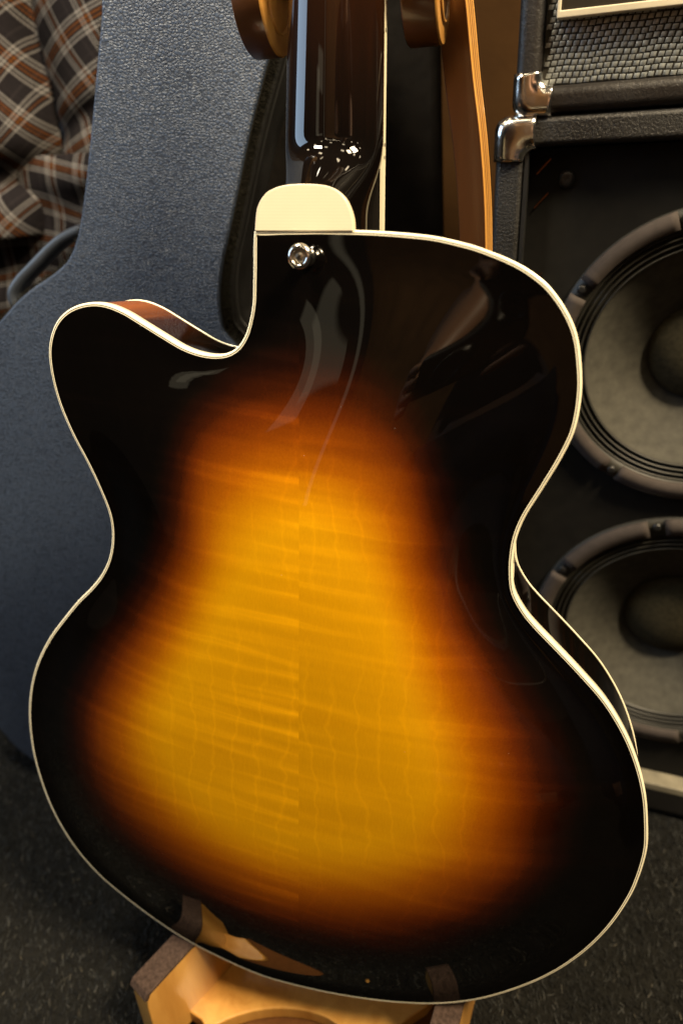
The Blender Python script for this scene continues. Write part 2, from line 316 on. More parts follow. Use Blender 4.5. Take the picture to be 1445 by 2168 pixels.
CREAM = m_cream(); PURF = m_purfling()
def m_cap():
    m = Mat("ivoroid", (.80, .71, .48), .3, .5); w = m.n("TexWave"); m.l(m.coord(), w.inputs["Vector"]); w.bands_direction = 'Y'; w.inputs["Scale"].default_value = 220; w.inputs["Distortion"].default_value = .6
    n = m.noise(m.coord(), 130, 3); f = m.math('ADD', m.math('MULTIPLY', w.outputs["Fac"], .6), m.math('MULTIPLY', n, .5))
    m.color(m.ramp(f, [(.1, (.71, .60, .42)), (.9, (.745, .64, .455))])); return m.m
CAP = m_cap(); BURST = m_burst(); RIM = m_rim(); NECK = m_neck(); CHROME = m_chrome()
EBONY = m_plain("ebony", (.006, .005, .004), .35, ns=200)
STEEL = m_plain("screw_steel", (.55, .50, .42), .3, metal=1, ns=150)
BLUE = m_leatherette(); BLACKHIDE = m_tolex("black_case_side", (.006, .006, .006), 500, .5)
FUZZ = m_plain("black_pile", (.012, .011, .008), .9, .1, ns=500, amt=.5)
RUBBER = m_plain("black_rubber", (.012, .012, .012), .38, ns=80)
HANDLE = m_plain("grey_handle_vinyl", (.035, .042, .055), .42, ns=70, bs=.2, bd=.0005)
TOLEX = m_tolex(); TOLEX2 = m_tolex("smooth_tolex", (.011, .009, .008), 330, .5)
BAFFLE = m_plain("black_baffle", (.0055, .005, .004), .75, .2, ns=90, amt=.35)
GASKET = m_plain("gasket_board", (.050, .041, .037), .8, .2, ns=160)
CONE = m_cone(); FELT = m_plain("dust_cap_felt", (.036, .031, .018), .9, .1, ns=300, amt=.3)
SURR = m_plain("black_surround", (.022, .021, .017), .5, .4, ns=140)
SILVER = m_plain("silver_cloth", (.27, .29, .285), .4, .6, .35, ns=420, amt=.45)
GRILLEBACK = m_plain("grille_backing", (.022, .019, .012), .8, ns=300)
PLATE = m_plain("aged_cream_plate", (.60, .54, .40), .45, ns=40, amt=.12)
DARKPLATE = m_plain("dark_panel", (.022, .019, .014), .35, ns=30)
LIGHTWOOD = m_wood("light_plywood", (.42, .19, .036), (.60, .32, .08), (1, 1, .12))
BROWNWOOD = m_wood("brown_veneer", (.085, .029, .006), (.13, .046, .010), (1, 1, .10))
DARKPLY = m_plain("dark_glue_line", (.12, .05, .015), .6)
SUEDE = m_plain("brown_suede", (.050, .032, .024), .95, .1, ns=420, amt=.45, bs=.5, bd=.001)
PLAID = m_plaid(); CARPET = m_carpet(); FIBRE = m_fibre(); WALL = m_wall()

# ---------------------------------------------------------------- floor and wall
fl = structure(mesh_obj("floor", [(-4, -4, 0), (4, -4, 0), (4, 4, 0), (-4, 4, 0)], [(0, 1, 2, 3)], CARPET))
wl = structure(mesh_obj("wall", [(-3, 0.98, 0), (3, 0.98, 0), (3, 0.98, 2.8), (-3, 0.98, 2.8)], [(0, 1, 2, 3)], WALL))
rng = np.random.default_rng(7)
# brown partition on the far side of the shop: what the lacquer mirrors
structure(mesh_obj("wall", [(-1.75, -2.62, 0), (.45, -2.62, 0), (.45, -2.62, 2.7), (-1.75, -2.62, 2.7)], [(3, 2, 1, 0)], m_plain("brown_partition", (.30, .16, .07), .7, .2, ns=8, amt=.3)))
lamp("partition_fill", (-.6, -1.9, 2.6), (-.6, -2.62, 1.3), 1.6, .1, 14.0, WARM)  # unseen lamp added to brighten the partition's reflection
def carpet_fibres(n=170000):
    x = rng.uniform(-.62, .62, n); y = rng.uniform(.12, .95, n)
    P = np.stack([x, y, np.full(n, -.0005)], 1)
    a = rng.normal(1.5, .7, n); L = rng.uniform(.0025, .0065, n)
    D = np.stack([np.cos(a) * L, np.sin(a) * L, rng.uniform(.001, .004, n)], 1)
    return blades("carpet_pile", P, D, .0009, FIBRE)
carpet_fibres()["label"] = "short dark grey fibres of the carpet"

# ---------------------------------------------------------------- guitar
guitar = thing("archtop_guitar", "glossy sunburst single-cutaway archtop guitar seen from the back, cream bound, on a wooden stand", "guitar", GUITAR_O, GUITAR_X, GUITAR_Y, GUITAR_Z)
DEPTH = .0435
def resample(P, N):
    Q = np.vstack([P, P[:1]]); s = np.r_[0, np.cumsum(np.linalg.norm(np.diff(Q, axis=0), axis=1))]
    t = np.linspace(0, s[-1], N, endpoint=False); return np.stack([np.interp(t, s, Q[:, k]) for k in (0, 1)], 1)
OL = spline(OUTLINE, 10, True, sharp=(0,)); OL = resample(OL, 560)
def normals(P):
    t = np.roll(P, -1, 0) - np.roll(P, 1, 0); t /= np.linalg.norm(t, axis=1)[:, None]
    return np.stack([t[:, 1], -t[:, 0]], 1)
area = np.sum(OL[:, 0] * np.roll(OL[:, 1], -1) - np.roll(OL[:, 0], -1) * OL[:, 1])
if area < 0: OL = OL[::-1].copy()
ON = normals(OL)
for _ in range(2): ON = (np.roll(ON, 1, 0) + 2 * ON + np.roll(ON, -1, 0)); ON /= np.linalg.norm(ON, axis=1)[:, None]
def off(d): return OL - ON * d
NO = len(OL)
def sweep(name, prof, mat, attr=None):
    """ring around the body: prof is a list of (inset, z)"""
    k = len(prof); vs = []; rings = [off(d) for d, z in prof]
    for i in range(NO):
        for q, (d, z) in enumerate(prof): vs.append((rings[q][i, 0], rings[q][i, 1], z))
    fs = [(i * k + q, i * k + q + 1, ((i + 1) % NO) * k + q + 1, ((i + 1) % NO) * k + q) for i in range(NO) for q in range(k - 1)]
    o = mesh_obj(name, vs, fs, mat, guitar, smooth=True)
    if attr is not None:
        a = o.data.attributes.new("burst", 'FLOAT', 'POINT'); a.data.foreach_set("value", np.repeat(attr, k).astype(np.float32))
    return o
sweep("back_binding", [(.0016, -.006), (.0, -.0058), (-.0001, -.0022), (.0, -.0009), (.0004, -.0002), (.0009, .0), (.0012, .0)], CREAM)
sweep("black_purfling", [(.0012, .0), (.00155, .00002)], PURF)
sweep("white_purfling", [(.00155, .00002), (.0021, .00002)], CREAM)
# the side of the body; browner towards the horn and the upper shoulder
ang = np.arctan2(OL[:, 1] - .06, OL[:, 0])
def lobe(c, w): return np.exp(-(((ang - c + math.pi) % (2 * math.pi) - math.pi) / w) ** 2)
horn = np.exp(-(((OL[:, 0] + .125) / .035) ** 2)) * (OL[:, 1] > .27) ; shoulder = np.exp(-((OL[:, 0] - .125) / .03) ** 2) * (OL[:, 1] > .3)
sweep("side", [(.0005, -.0056), (.0004, -.012), (.0004, -.03), (.0004, -DEPTH + .0014)], RIM, np.clip(horn * 1.0 + shoulder * .55, 0, 1))
sweep("front_binding", [(.0005, -DEPTH + .0016), (.0, -DEPTH + .0015), (-.0001, -DEPTH + .0008), (.0004, -DEPTH), (.003, -DEPTH)], CREAM)

def arched(name, inset, H, zbase, sign, mat, rings=64, burst=False):
    O = off(inset); c = np.array([0, .06]); M = rings
    ts = np.linspace(0, 1, M + 1)[1:] ** .9
    Os = O.copy(); rs = []
    for r in range(M):
        rs.append(Os.copy())
        for _ in range(2 + r // 2): Os = .5 * Os + .25 * (np.roll(Os, 1, 0) + np.roll(Os, -1, 0))
    P = np.vstack([c[None]] + [c + (rs[M - 1 - r] - c) * t for r, t in enumerate(ts)]); nv = len(P)
    F = []
    for i in range(NO): F.append((0, 1 + i, 1 + (i + 1) % NO))
    idx = np.arange(NO); nx = (idx + 1) % NO
    quads = []
    for r in range(M - 1):
        a = 1 + r * NO; b = a + NO
        quads.append(np.stack([a + idx, b + idx, b + nx, a + nx], 1))
    quads = np.vstack(quads)
    tri = np.vstack([np.array(F), quads[:, [0, 1, 2]], quads[:, [0, 2, 3]]])
    # membrane height: solve lap(h) = -1, h = 0 on the edge (cotangent weights, conjugate gradients)
    E = []; Wt = []; A = np.zeros(nv)
    for k in range(3):
        i, j, o = tri[:, k], tri[:, (k + 1) % 3], tri[:, (k + 2) % 3]
        u = P[i] - P[o]; w = P[j] - P[o]; cr = np.abs(u[:, 0] * w[:, 1] - u[:, 1] * w[:, 0]) + 1e-14
        E.append(np.stack([i, j], 1)); Wt.append(.5 * np.sum(u * w, 1) / cr)
        np.add.at(A, o, cr / 6)
    E = np.vstack(E); Wt = np.concatenate(Wt)
    free = np.ones(nv); free[-NO:] = 0
    deg = np.bincount(E[:, 0], Wt, nv) + np.bincount(E[:, 1], Wt, nv)
    def L(x): return (deg * x - np.bincount(E[:, 0], Wt * x[E[:, 1]], nv) - np.bincount(E[:, 1], Wt * x[E[:, 0]], nv)) * free
    bvec = A * free; x = np.zeros(nv); r = bvec.copy(); pre = free / np.maximum(deg, 1e-9); z = pre * r; p = z.copy(); rz = r @ z
    for it in range(900):
        Ap = L(p); al = rz / (p @ Ap + 1e-30); x += al * p; r -= al * Ap
        if it % 20 == 0 and np.abs(r).max() < 1e-9 * np.abs(bvec).max() : break
        z = pre * r; rn = r @ z; p = z + (rn / rz) * p; rz = rn
    x /= x.max()
    g = np.maximum(x, 0) ** .72; g = np.maximum(g - .10, 0) / .90; h = H * g * g * (3 - 2 * g)
    vs = np.c_[P, zbase + sign * h]
    faces = [tuple(f) if sign > 0 else tuple(f[::-1]) for f in F] + [tuple(q) if sign > 0 else tuple(q[::-1]) for q in quads.tolist()]
    o = mesh_obj(name, vs, faces, mat, guitar, smooth=True)
    if burst:
        c2 = np.array([0.0, .09])
        def rad(T):
            S = spline(T, 12, True); th = np.arctan2(S[:, 1] - c2[1], S[:, 0] - c2[0]); rr = np.linalg.norm(S - c2, axis=1)
            k = np.argsort(th); th, rr = th[k], rr[k]; th = np.r_[th - 2 * math.pi, th, th + 2 * math.pi]; rr = np.tile(rr, 3)
            g = np.linspace(-math.pi, math.pi, 361); q = np.interp(g, th, rr); w = np.hanning(15); w /= w.sum()
            return g, np.convolve(np.r_[q[-8:-1], q, q[1:8]], w, 'valid')
        # the outlines were measured in the plane of the binding: carry them up onto the arch
        dv = np.array([0, 0, .62]) - np.array(GUITAR_O); C = np.array([dv @ np.array(GUITAR_X), dv @ np.array(GUITAR_Y)]); Dc = dv @ np.array(GUITAR_Z)
        Pm = C + (P - C) * (Dc / (Dc - h))[:, None]
        sa = o.data.attributes.new("seam", 'FLOAT', 'POINT'); sa.data.foreach_set("value", Pm[:, 0].astype(np.float32))
        tp = np.arctan2(Pm[:, 1] - c2[1], Pm[:, 0] - c2[0]); rp = np.linalg.norm(Pm - c2, axis=1)
        R3 = [np.interp(tp, *rad(T)) for T in (BURST_DARK, BURST_ORANGE, BURST_AMBER)]
        ra, rc, rb = R3; ra = ra * 1.045
        s = np.where(rp > rc, .5 * (ra - rp) / np.maximum(ra - rc, .004), .5 + .5 * (rc - rp) / np.maximum(rc - rb, .004))
        sm = s.copy()
        s = np.clip(s, 0, 1.1)
        a = o.data.attributes.new("burst", 'FLOAT', 'POINT'); a.data.foreach_set("value", (s / 1.1).astype(np.float32))
    return o
arched("back", .0021, .031, .00002, 1, BURST, 72, True)
arched("top", .003, .012, -DEPTH, -1, RIM, 20)
# neck with its heel
def hw(y): return .0266 - .031 * (y - .415)
def neck_mesh():
    ys = np.r_[np.linspace(.375, .46, 40), np.linspace(.47, .74, 20)]; K = 33; vs = []; fs = []
    for y in ys:
        e = np.clip((.436 - y) / .038, 0, 1); e = e * e * (3 - 2 * e)
        d = .0205 + (.0565 - .0205) * e ** 1.15; w = (hw(y) + .0012) * (1 - .20 * e)
        for k in range(K):
            a = math.pi * k / (K - 1); ca, sa = math.cos(a), math.sin(a)
            vs.append((w * math.copysign(abs(ca) ** 1.06, ca), y, -.058 + d * abs(sa) ** 1.04))
    n = len(ys)
    for i in range(n - 1):
        for k in range(K - 1): fs.append((i * K + k, (i + 1) * K + k, (i + 1) * K + k + 1, i * K + k + 1))
    for i in range(n - 1): fs.append((i * K, i * K + K - 1, (i + 1) * K + K - 1, (i + 1) * K))
    fs.append(tuple(range((n - 1) * K, n * K)))
    return mesh_obj("neck", vs, fs, NECK, guitar, smooth=True)
neck_mesh()
Y0, Y1 = .22, .74
fb = [(-hw(Y0) + .0005, Y0), (hw(Y0) - .0005, Y0), (hw(Y1) - .0005, Y1), (-hw(Y1) + .0005, Y1)]
prism("fingerboard", fb, -.0635, -.0581, EBONY, guitar)
for sgn in (1, -1):
    q = [(sgn * (hw(Y0) - .0004), Y0), (sgn * (hw(Y0) + .0011), Y0), (sgn * (hw(Y1) + .0011), Y1), (sgn * (hw(Y1) - .0004), Y1)]
    prism("fingerboard_binding", q, -.0640, -.0578, CREAM, guitar)
for y in (.4868, .4345, .4285):
    d = lathe("side_dot", [(0, .0002), (.0009, .0002), (.0009, -.0005)], EBONY, guitar, 16)
    d.matrix_local = Matrix.Translation((hw(y) + .0011, y, -.0612)) @ Matrix.Rotation(math.pi / 2, 4, 'Y')
hc = spline(HEEL_CAP, 4)
prism("heel_cap", [tuple(p) for p in hc], -.0045, .0006, CAP, guitar, .0007, 3)
sb = lathe("strap_button", [(.0046, -.001), (.0046, .0016), (.0036, .0022), (.0031, .0045), (.0033, .0065), (.0050, .0082), (.0060, .0096), (.0061, .0108), (.0056, .0121), (.0045, .0128), (.0036, .0126), (.0033, .0116), (.0031, .0108), (0, .0107)], CHROME, guitar, 64, (.0042, .3765, .0005))
sc_ = lathe("screw", [(.0027, .0), (.0026, .0007), (.0018, .0011), (0, .0012)], STEEL, sb, 40, (.0042, .3765, .0112))
for r in (0.5, 0.5 + math.pi / 2):
    c = box("screw_slot", (0, 0, 0), (.0022, .0005, .0003), PURF, sb); c.matrix_local = Matrix.Translation((.0042, .3765, .0124)) @ Matrix.Rotation(r, 4, 'Z')

# ---------------------------------------------------------------- wooden stand
CAMP = Vector((0, 0, .62))
FW = Vector((-.29, -.957, 0)); SIDE = Vector((.957, -.29, 0)); UPZ = Vector((0, 0, 1))
stand = thing("guitar_stand", "bent plywood guitar stand with round neck rests holding the sunburst guitar", "guitar stand", (0, .40, 0))
SO = Vector((0, .40, 0))
def rel(v): return tuple(Vector(v) - SO)
def upright():
    C_ = [((.0795, .556, .80), .0), ((.0855, .552, .745), 0), ((.0925, .545, .70), 0), ((.0990, .543, .655), 0), ((.1045, .540, .62), 0), ((.1085, .538, .585), 0), ((.1110, .537, .55), 0), ((.113, .536, .50), 0), ((.112, .53, .40), 0), ((.105, .52, .25), 0), ((.09, .50, .10), 0), ((.08, .47, .03), 0)]
    pts = [CAMP + (Vector(c) - CAMP) * .87 for c, _ in C_]
    pts = [Vector(p) for p in spline(pts, 6)]
    a = math.radians(31); fx = Vector((math.cos(a), -math.sin(a), 0)); n = len(pts); W_, T_ = .0088, .0068
    vs = []; fs = []; fm = []
    for i, p in enumerate(pts):
        t = (pts[min(i + 1, n - 1)] - pts[max(i - 1, 0)]).normalized(); b = t.cross(fx).normalized(); s = b.cross(t).normalized()
        # the board's edge shows the plies
        for (u, w) in ((-1, -1), (1, -1), (1, 1), (-1, 1)): vs.append(rel(p + s * u * W_ - b * w * -T_))
    for i in range(n - 1):
        for k in range(4): fs.append((i * 4 + k, i * 4 + (k + 1) % 4, (i + 1) * 4 + (k + 1) % 4, (i + 1) * 4 + k)); fm.append(1 if k in (1, 3) else 0)
    fs += [(3, 2, 1, 0), tuple((n - 1) * 4 + k for k in range(4))]; fm += [1, 1]
    o = mesh_obj("upright", vs, fs, BROWNWOOD, stand, mats=[BROWNWOOD, LIGHTWOOD], fmat=fm); bevel(o, .0008, 2)
    # dark glue lines between the plies
    for q in (-.45, .0, .45):
        vs = []; fs = []
        for i, p in enumerate(pts):
            t = (pts[min(i + 1, n - 1)] - pts[max(i - 1, 0)]).normalized(); b = t.cross(fx).normalized(); s = b.cross(t).normalized()
            e = p + s * (W_ + .00015) + b * T_ * q; vs += [rel(e - b * .0004), rel(e + b * .0004)]
        fs = [(2 * i, 2 * i + 1, 2 * i + 3, 2 * i + 2) for i in range(n - 1)]
        mesh_obj("glue_line", vs, fs, DARKPLY, o)
    return pts
UP = upright()
ax = Vector((.961, -.276, 0)).normalized()
def roller(face_c, r, th):
    """a disc whose lit face looks along ax; the rim is brown"""
    Zv = ax; Yv = UPZ; Xv = Yv.cross(Zv)
    o = lathe("neck_rest", [(0, -th), (r * .97, -th), (r, -th + .001), (r, -.0012)], BROWNWOOD, stand, 72)
    o.matrix_local = frame(rel(face_c), Xv, Yv, Zv)
    lathe("face", [(r, -.0012), (r * .985, -.0002), (r * .97, 0), (0, 0)], LIGHTWOOD, o, 72)
    lathe("ring", [(r * .66, 0.0), (r * .655, .0012), (r * .63, .0014), (r * .61, .0002), (r*.60,.0001)], LIGHTWOOD, o, 72)
    return o
RC1 = CAMP + (Vector((-.0225, .565, .7135)) - CAMP) * .82
RC2 = CAMP + (Vector((.0838, .536, .7115)) - CAMP) * .82
roller(RC1, .0296, .0165); roller(RC2, .0290, .0185)
# bar between the rests, behind the neck
m_ = (RC1 + RC2) / 2 + ax * .008; L_ = (RC2 - RC1).length
br = box("cross_bar", (0, 0, 0), (.020, .0185, L_ + .05), LIGHTWOOD, stand, .002)
br.matrix_local = frame(rel(m_ + Vector((0, .006, .0085))), UPZ.cross(ax), UPZ, ax)
# base: tray and two arms that carry the body
def arm(back, front, t, nose, zb=.012):
    """arm profile in the (along, z) plane, extruded t wide; back/front: centre of the pad's ends"""
    B = Vector(back); Fr = Vector(front); d = Vector((Fr.x - B.x, Fr.y - B.y, 0)); Lp = d.length; d.normalize(); sd = Vector((-d.y, d.x, 0))
    zt0, zt1 = B.z, Fr.z
    prof = [(-.13, zb), (-.13, .042), (-.05, .046), (-.022, zt0 - .026), (-.008, zt0 - .003), (0, zt0)]
    prof += [(Lp, zt1), (Lp + nose * .55, zt1 - .004), (Lp + nose * .9, zt1 - .012), (Lp + nose, zt1 - .03), (Lp + nose * 1.1, .012), (Lp - .03, .006)]
    def axis(v): return rel(Vector((B.x, B.y, 0)) + d * v[0] + sd * v[2] + UPZ * v[1])
    o = prism("arm", prof, -t / 2, t / 2, LIGHTWOOD, stand, .0012, 3, axis=axis)
    pp = [(-.010, zt0 - .003), (0, zt0 + .0002), (Lp, zt1 + .0002), (Lp + .003, zt1 - .004), (Lp + .0055, zt1 - .002), (Lp + .002, zt1 + .0028), (0, zt0 + .0028), (-.010, zt0 - .0005)]
    prism("pad", pp, -t / 2 - .0006, t / 2 + .0006, SUEDE, o, .0006, 2, axis=axis)
    return o
arm((-.140, .3135, .0865), (-.1660, .2845, .0835), .0185, .005)
arm((.0575, .262, .0870), (.0470, .2400, .084), .0175, .005)
tray = [(-.130, .345), (-.150, .300), (-.133, .290)] + [(-.1265 + .100 * k / 14, .2815 + .0135 * math.sin(math.pi * k / 14) ** .7) for k in range(15)] + [(-.01, .262), (.044, .290), (.070, .315), (.075, .47), (-.02, .50), (-.10, .46)]
box("base_plate", (-.03, .362 - .40, .004), (.20, .17, .006), m_plain('brown_felt', (.10, .040, .012), .85, .1, ns=200), stand, .001)
prism("tray", [(p[0] - SO.x, p[1] - SO.y) for p in tray], .0075, .0215, LIGHTWOOD, stand, .0015, 2)
box("foot_rail", (-.02, .465 - .40, .036), (.17, .04, .028), BROWNWOOD, stand, .002)

# ---------------------------------------------------------------- blue guitar case
case = thing("guitar_case", "navy blue leatherette guitar case standing upright behind the sunburst guitar", "guitar case", CASE_O, CASE_X, CASE_Y, CASE_N)
cl = list(CASE_LEFT) + [(.058, .445), (.028, .39), (.003, .33), (-.008, .27), (-.016, .22), (-.030, .16), (-.0385, .11), (-.0355, .072), (-.0263, .0455), (-.0145, .020), (.0005, .0015), (.03, -.016), (.08, -.0255), (.16, -.0268), (.24, -.019), (.30, .0), (.338, .04), (.352, .1), (.342, .17), (.315, .23), (.300, .28), (.312, .34), (.318, .38), (.308, .42), (.290, .45)] + list(CASE_RIGHT) + [(.3495, .71), (.352, .745), (.338, .772), (.285, .780), (.238, .772), (.226, .745)]
CS = spline(cl, 5, True)
def offs(P, d):
    t = np.roll(P, -1, 0) - np.roll(P, 1, 0); t /= np.linalg.norm(t, axis=1)[:, None]; nn = np.stack([t[:, 1], -t[:, 0]], 1)
    a = np.sum(P[:, 0] * np.roll(P[:, 1], -1) - np.roll(P[:, 0], -1) * P[:, 1])
    return P - nn * d * (1 if a > 0 else -1)
front = prism("front_panel", [tuple(p) for p in CS], -.012, 0, BLUE, case, .0022, 3)
def band(name, d0, d1, z0, z1, mat):
    A_, B_ = offs(CS, d0), offs(CS, d1); n = len(CS)
    vs = [(p[0], p[1], z0) for p in A_] + [(p[0], p[1], z1) for p in B_]
    fs = [(i, (i + 1) % n, n + (i + 1) % n, n + i) for i in range(n)]
    return mesh_obj(name, vs, fs, mat, case, smooth=True)
prism("lid_side", [tuple(p) for p in offs(CS, -.0008)], -.032, -.0035, FUZZ, case, .0015, 2)
prism("rim_seal", [tuple(p) for p in offs(CS, -.0035)], -.0385, -.0325, RUBBER, case, .0025, 3)
prism("shell", [tuple(p) for p in offs(CS, -.0006)], -.125, -.039, BLACKHIDE, case, .004, 3)
prism("seam_welt", [tuple(p) for p in offs(CS, -.0020)], -.062, -.0585, RUBBER, case, .0012, 2)
# pile of the lid's edge
def case_fuzz(n=16000):
    N_ = len(CS); i = rng.integers(0, N_, n); f = rng.uniform(0, 1, n)[:, None]
    Q = offs(CS, -.0008); p = Q[i] * (1 - f) + Q[(i + 1) % N_] * f
    t = np.roll(CS, -1, 0) - CS; t /= np.linalg.norm(t, axis=1)[:, None] + 1e-9; a = np.sum(CS[:, 0] * np.roll(CS[:, 1], -1) - np.roll(CS[:, 0], -1) * CS[:, 1])
    nn = np.stack([t[:, 1], -t[:, 0]], 1)[i] * (1 if a > 0 else -1)
    z = -.0045 - .027 * rng.uniform(0, 1, n) ** 1.2; L = rng.uniform(.0012, .0035, n)[:, None]
    D = np.c_[nn * L, rng.normal(.0002, .0012, n)] + rng.normal(0, .0006, (n, 3))
    return blades("edge_pile", np.c_[p, z], D, .0003, FUZZ, case)
case_fuzz()
hp = spline([(.170, .548, -.07), (.150, .5455, -.07), (.131, .5395, -.07), (.118, .5320, -.07), (.100, .519, -.07), (.082, .5055, -.07), (.0745, .4965, -.07), (.0740, .488, -.07), (.082, .482, -.07), (.098, .480, -.07)], 5)
tube("handle", hp, .0052, .013, HANDLE, case, 16)

# ---------------------------------------------------------------- dark block added to blacken the gap between case and cabinet
gap_block = thing("dark_gap_block", "dark upright block added to blacken the gap behind the guitar neck", "dark filler", (.03, .78, 0))
bp = spline([(-.16, 0), (.10, 0), (.105, .12), (.10, .30), (.092, .50), (.085, .70), (.080, .92), (.04, .95), (-.06, .94), (-.09, .80), (-.12, .50), (-.165, .30), (-.18, .10)], 6, True)
GAPM = m_plain("gap_black", (.010, .0075, .005), .75, .15, ns=60, amt=.35, bs=.4, bd=.003)
def upr(v): return (v[0], -v[2], v[1])
prism("body", [tuple(p) for p in bp], -.05, .05, GAPM, gap_block, .014, 4, axis=upr)
prism("zip", [tuple(p) for p in offs(bp, -.0008)], -.004, .004, RUBBER, gap_block, axis=upr)  # edge band of the added dark block

# ---------------------------------------------------------------- amplifiers
def ring_frame(name, x0, x1, z0, z1, wl_, wr, wb, wt, y0, y1, mat, parent, bev):
    """a rectangular frame: local x right, y up, z towards the viewer"""
    o_ = [(x0, z0), (x1, z0), (x1, z1), (x0, z1)]; i_ = [(x0 + wl_, z0 + wb), (x1 - wr, z0 + wb), (x1 - wr, z1 - wt), (x0 + wl_, z1 - wt)]
    vs = [(p[0], p[1], z) for z in (y0, y1) for p in o_ + i_]; fs = []
    for k in range(4):
        n = (k + 1) % 4
        fs += [(8 + k, 8 + n, 12 + n, 12 + k), (k, 4 + k, 4 + n, n), (k, n, 8 + n, 8 + k), (4 + k, 12 + k, 12 + n, 4 + n)]
    o = mesh_obj(name, vs, fs, mat, parent); bevel(o, bev, 4); return o
def corner(parent, cx, cy, sx, sy, size, w, mat=CHROME):
    """metal corner cap: an L over the corner of the frame, wrapped round the edge"""
    s = size; r = w * .40; R_ = .0085; e = .0010; K = 14; outer = []; inner = []
    for t in np.linspace(0, 1, 5)[:-1]: outer.append((s + (R_ - s) * t, -e)); inner.append((s + (w + r - s) * t, w))
    for a in np.linspace(0, math.pi / 2, 11):
        outer.append((R_ - R_ * math.sin(a), R_ - (R_ + e) * math.cos(a) )); inner.append((w + r - r * math.sin(a), w + r - r * math.cos(a)))
    outer = [(min(p[0], 9) - (e if p[0] < R_ * .3 else 0), p[1]) for p in outer]
    for t in np.linspace(0, 1, 5)[1:]: outer.append((-e, R_ + (s - R_) * t)); inner.append((w, w + r + (s - w - r) * t))
    vs = []; fs = []
    prof = [(0, -.024), (0, -.012)] + [(.34 * (1 - math.cos(q)), .0026 - .0075 * (1 - math.sin(q))) for q in np.linspace(0.05, math.pi / 2, 7)] + [(.62, .0027), (.82, .0020), (.95, .0006), (1.0, -.003), (1.0, -.012)]
    k = len(prof)
    for o_, i_ in zip(outer, inner):
        for t, z in prof: vs.append((cx + sx * (o_[0] * (1 - t) + i_[0] * t), cy + sy * (o_[1] * (1 - t) + i_[1] * t), z))
    for i in range(len(outer) - 1):
        for q in range(k - 1):
            f = (i * k + q, i * k + q + 1, (i + 1) * k + q + 1, (i + 1) * k + q); fs.append(f if sx * sy > 0 else f[::-1])
    o = mesh_obj("metal_corner", vs, fs, mat, parent, smooth=True)
    m = o.modifiers.new("thick", 'SOLIDIFY'); m.thickness = .0006; m.offset = 1; return o
cab = thing("speaker_cabinet", "black speaker cabinet with two exposed round speakers under the smaller amplifier", "speaker cabinet", AMP_O, AMP_X, (0, 0, 1), tuple(-x for x in (-AMP_N[0], -AMP_N[1], -AMP_N[2])))
CW = .345
ring_frame("cabinet", 0, CW, .004, .6325, .0205, .0205, .040, .0188, -.20, 0, TOLEX, cab, .006)
box("back_panel", (CW / 2, .32, -.196), (CW - .004, .61, .006), BAFFLE, cab)
def plate_with_holes(name, x0, x1, y0, y1, z0, z1, holes, mat, parent):
    cu = bpy.data.curves.new(name, 'CURVE'); cu.dimensions = '2D'; cu.fill_mode = 'BOTH'; cu.extrude = (z1 - z0) / 2
    def poly(pts):
        sp = cu.splines.new('POLY'); sp.points.add(len(pts) - 1); sp.use_cyclic_u = True
        for q, p in zip(sp.points, pts): q.co = (p[0], p[1], 0, 1)
    poly([(x0, y0), (x1, y0), (x1, y1), (x0, y1)])
    for (hx, hy, hr) in holes: poly([(hx + hr * math.cos(a), hy + hr * math.sin(a)) for a in np.linspace(0, 2 * math.pi, 72, endpoint=False)])
    t = bpy.data.objects.new("tmp", cu); me = bpy.data.meshes.new_from_object(t); bpy.data.objects.remove(t); bpy.data.curves.remove(cu)
    me.name = name; me.materials.clear(); me.materials.append(mat)
    o = bpy.data.objects.new(name, me); COL.objects.link(o); o.parent = parent; o.location = (0, 0, (z0 + z1) / 2); return o
plate_with_holes("baffle", .0215, CW - .0215, .046, .6125, -.031, -.0172, [(.1577, .4660, .1109 * .9), (.1775, .2150, .1225 * .9)], BAFFLE, cab)
box("inner_bead", (.0217, .329, -.006), (.0024, .564, .010), RUBBER, cab)
box("lit_ledge", (CW / 2, .0405, -.0085), (CW - .043, .0085, .018), m_plain("lit_rail_tone", (.20, .18, .13), .5, ns=60, amt=.3), cab, .001)  # light on the bottom rail's ledge, put into a pale grey strip
corner(cab, 0, .6325, 1, -1, .0265, .0195); corner(cab, CW, .6325, -1, -1, .0265, .0195)
for x, y in ((.0482, .5927), (CW - .0482, .5927)):
    s_ = lathe("baffle_screw", [(.006, 0), (.0055, .0012), (.003, .0018), (0, .0014)], RUBBER, cab, 24, (x, y, -.0168))
for k, y in enumerate((.597, .575, .520)):
    b_ = prism("orange_reflection", [(.0275, y), (.0365, y + .0095), (.0368, y + .0088), (.0278, y - .0007)], -.0166, -.0150, m_plain("reflection_orange", (.22, .08, .02), .35, metal=1), cab) if k < 1 else prism("orange_reflection", [(.0275, y), (.0365, y + .0095), (.0368, y + .0088), (.0278, y - .0007)], -.0166, -.0150, bpy.data.materials["reflection_orange"], cab)  # orange reflections beside the baffle, built in as thin strips
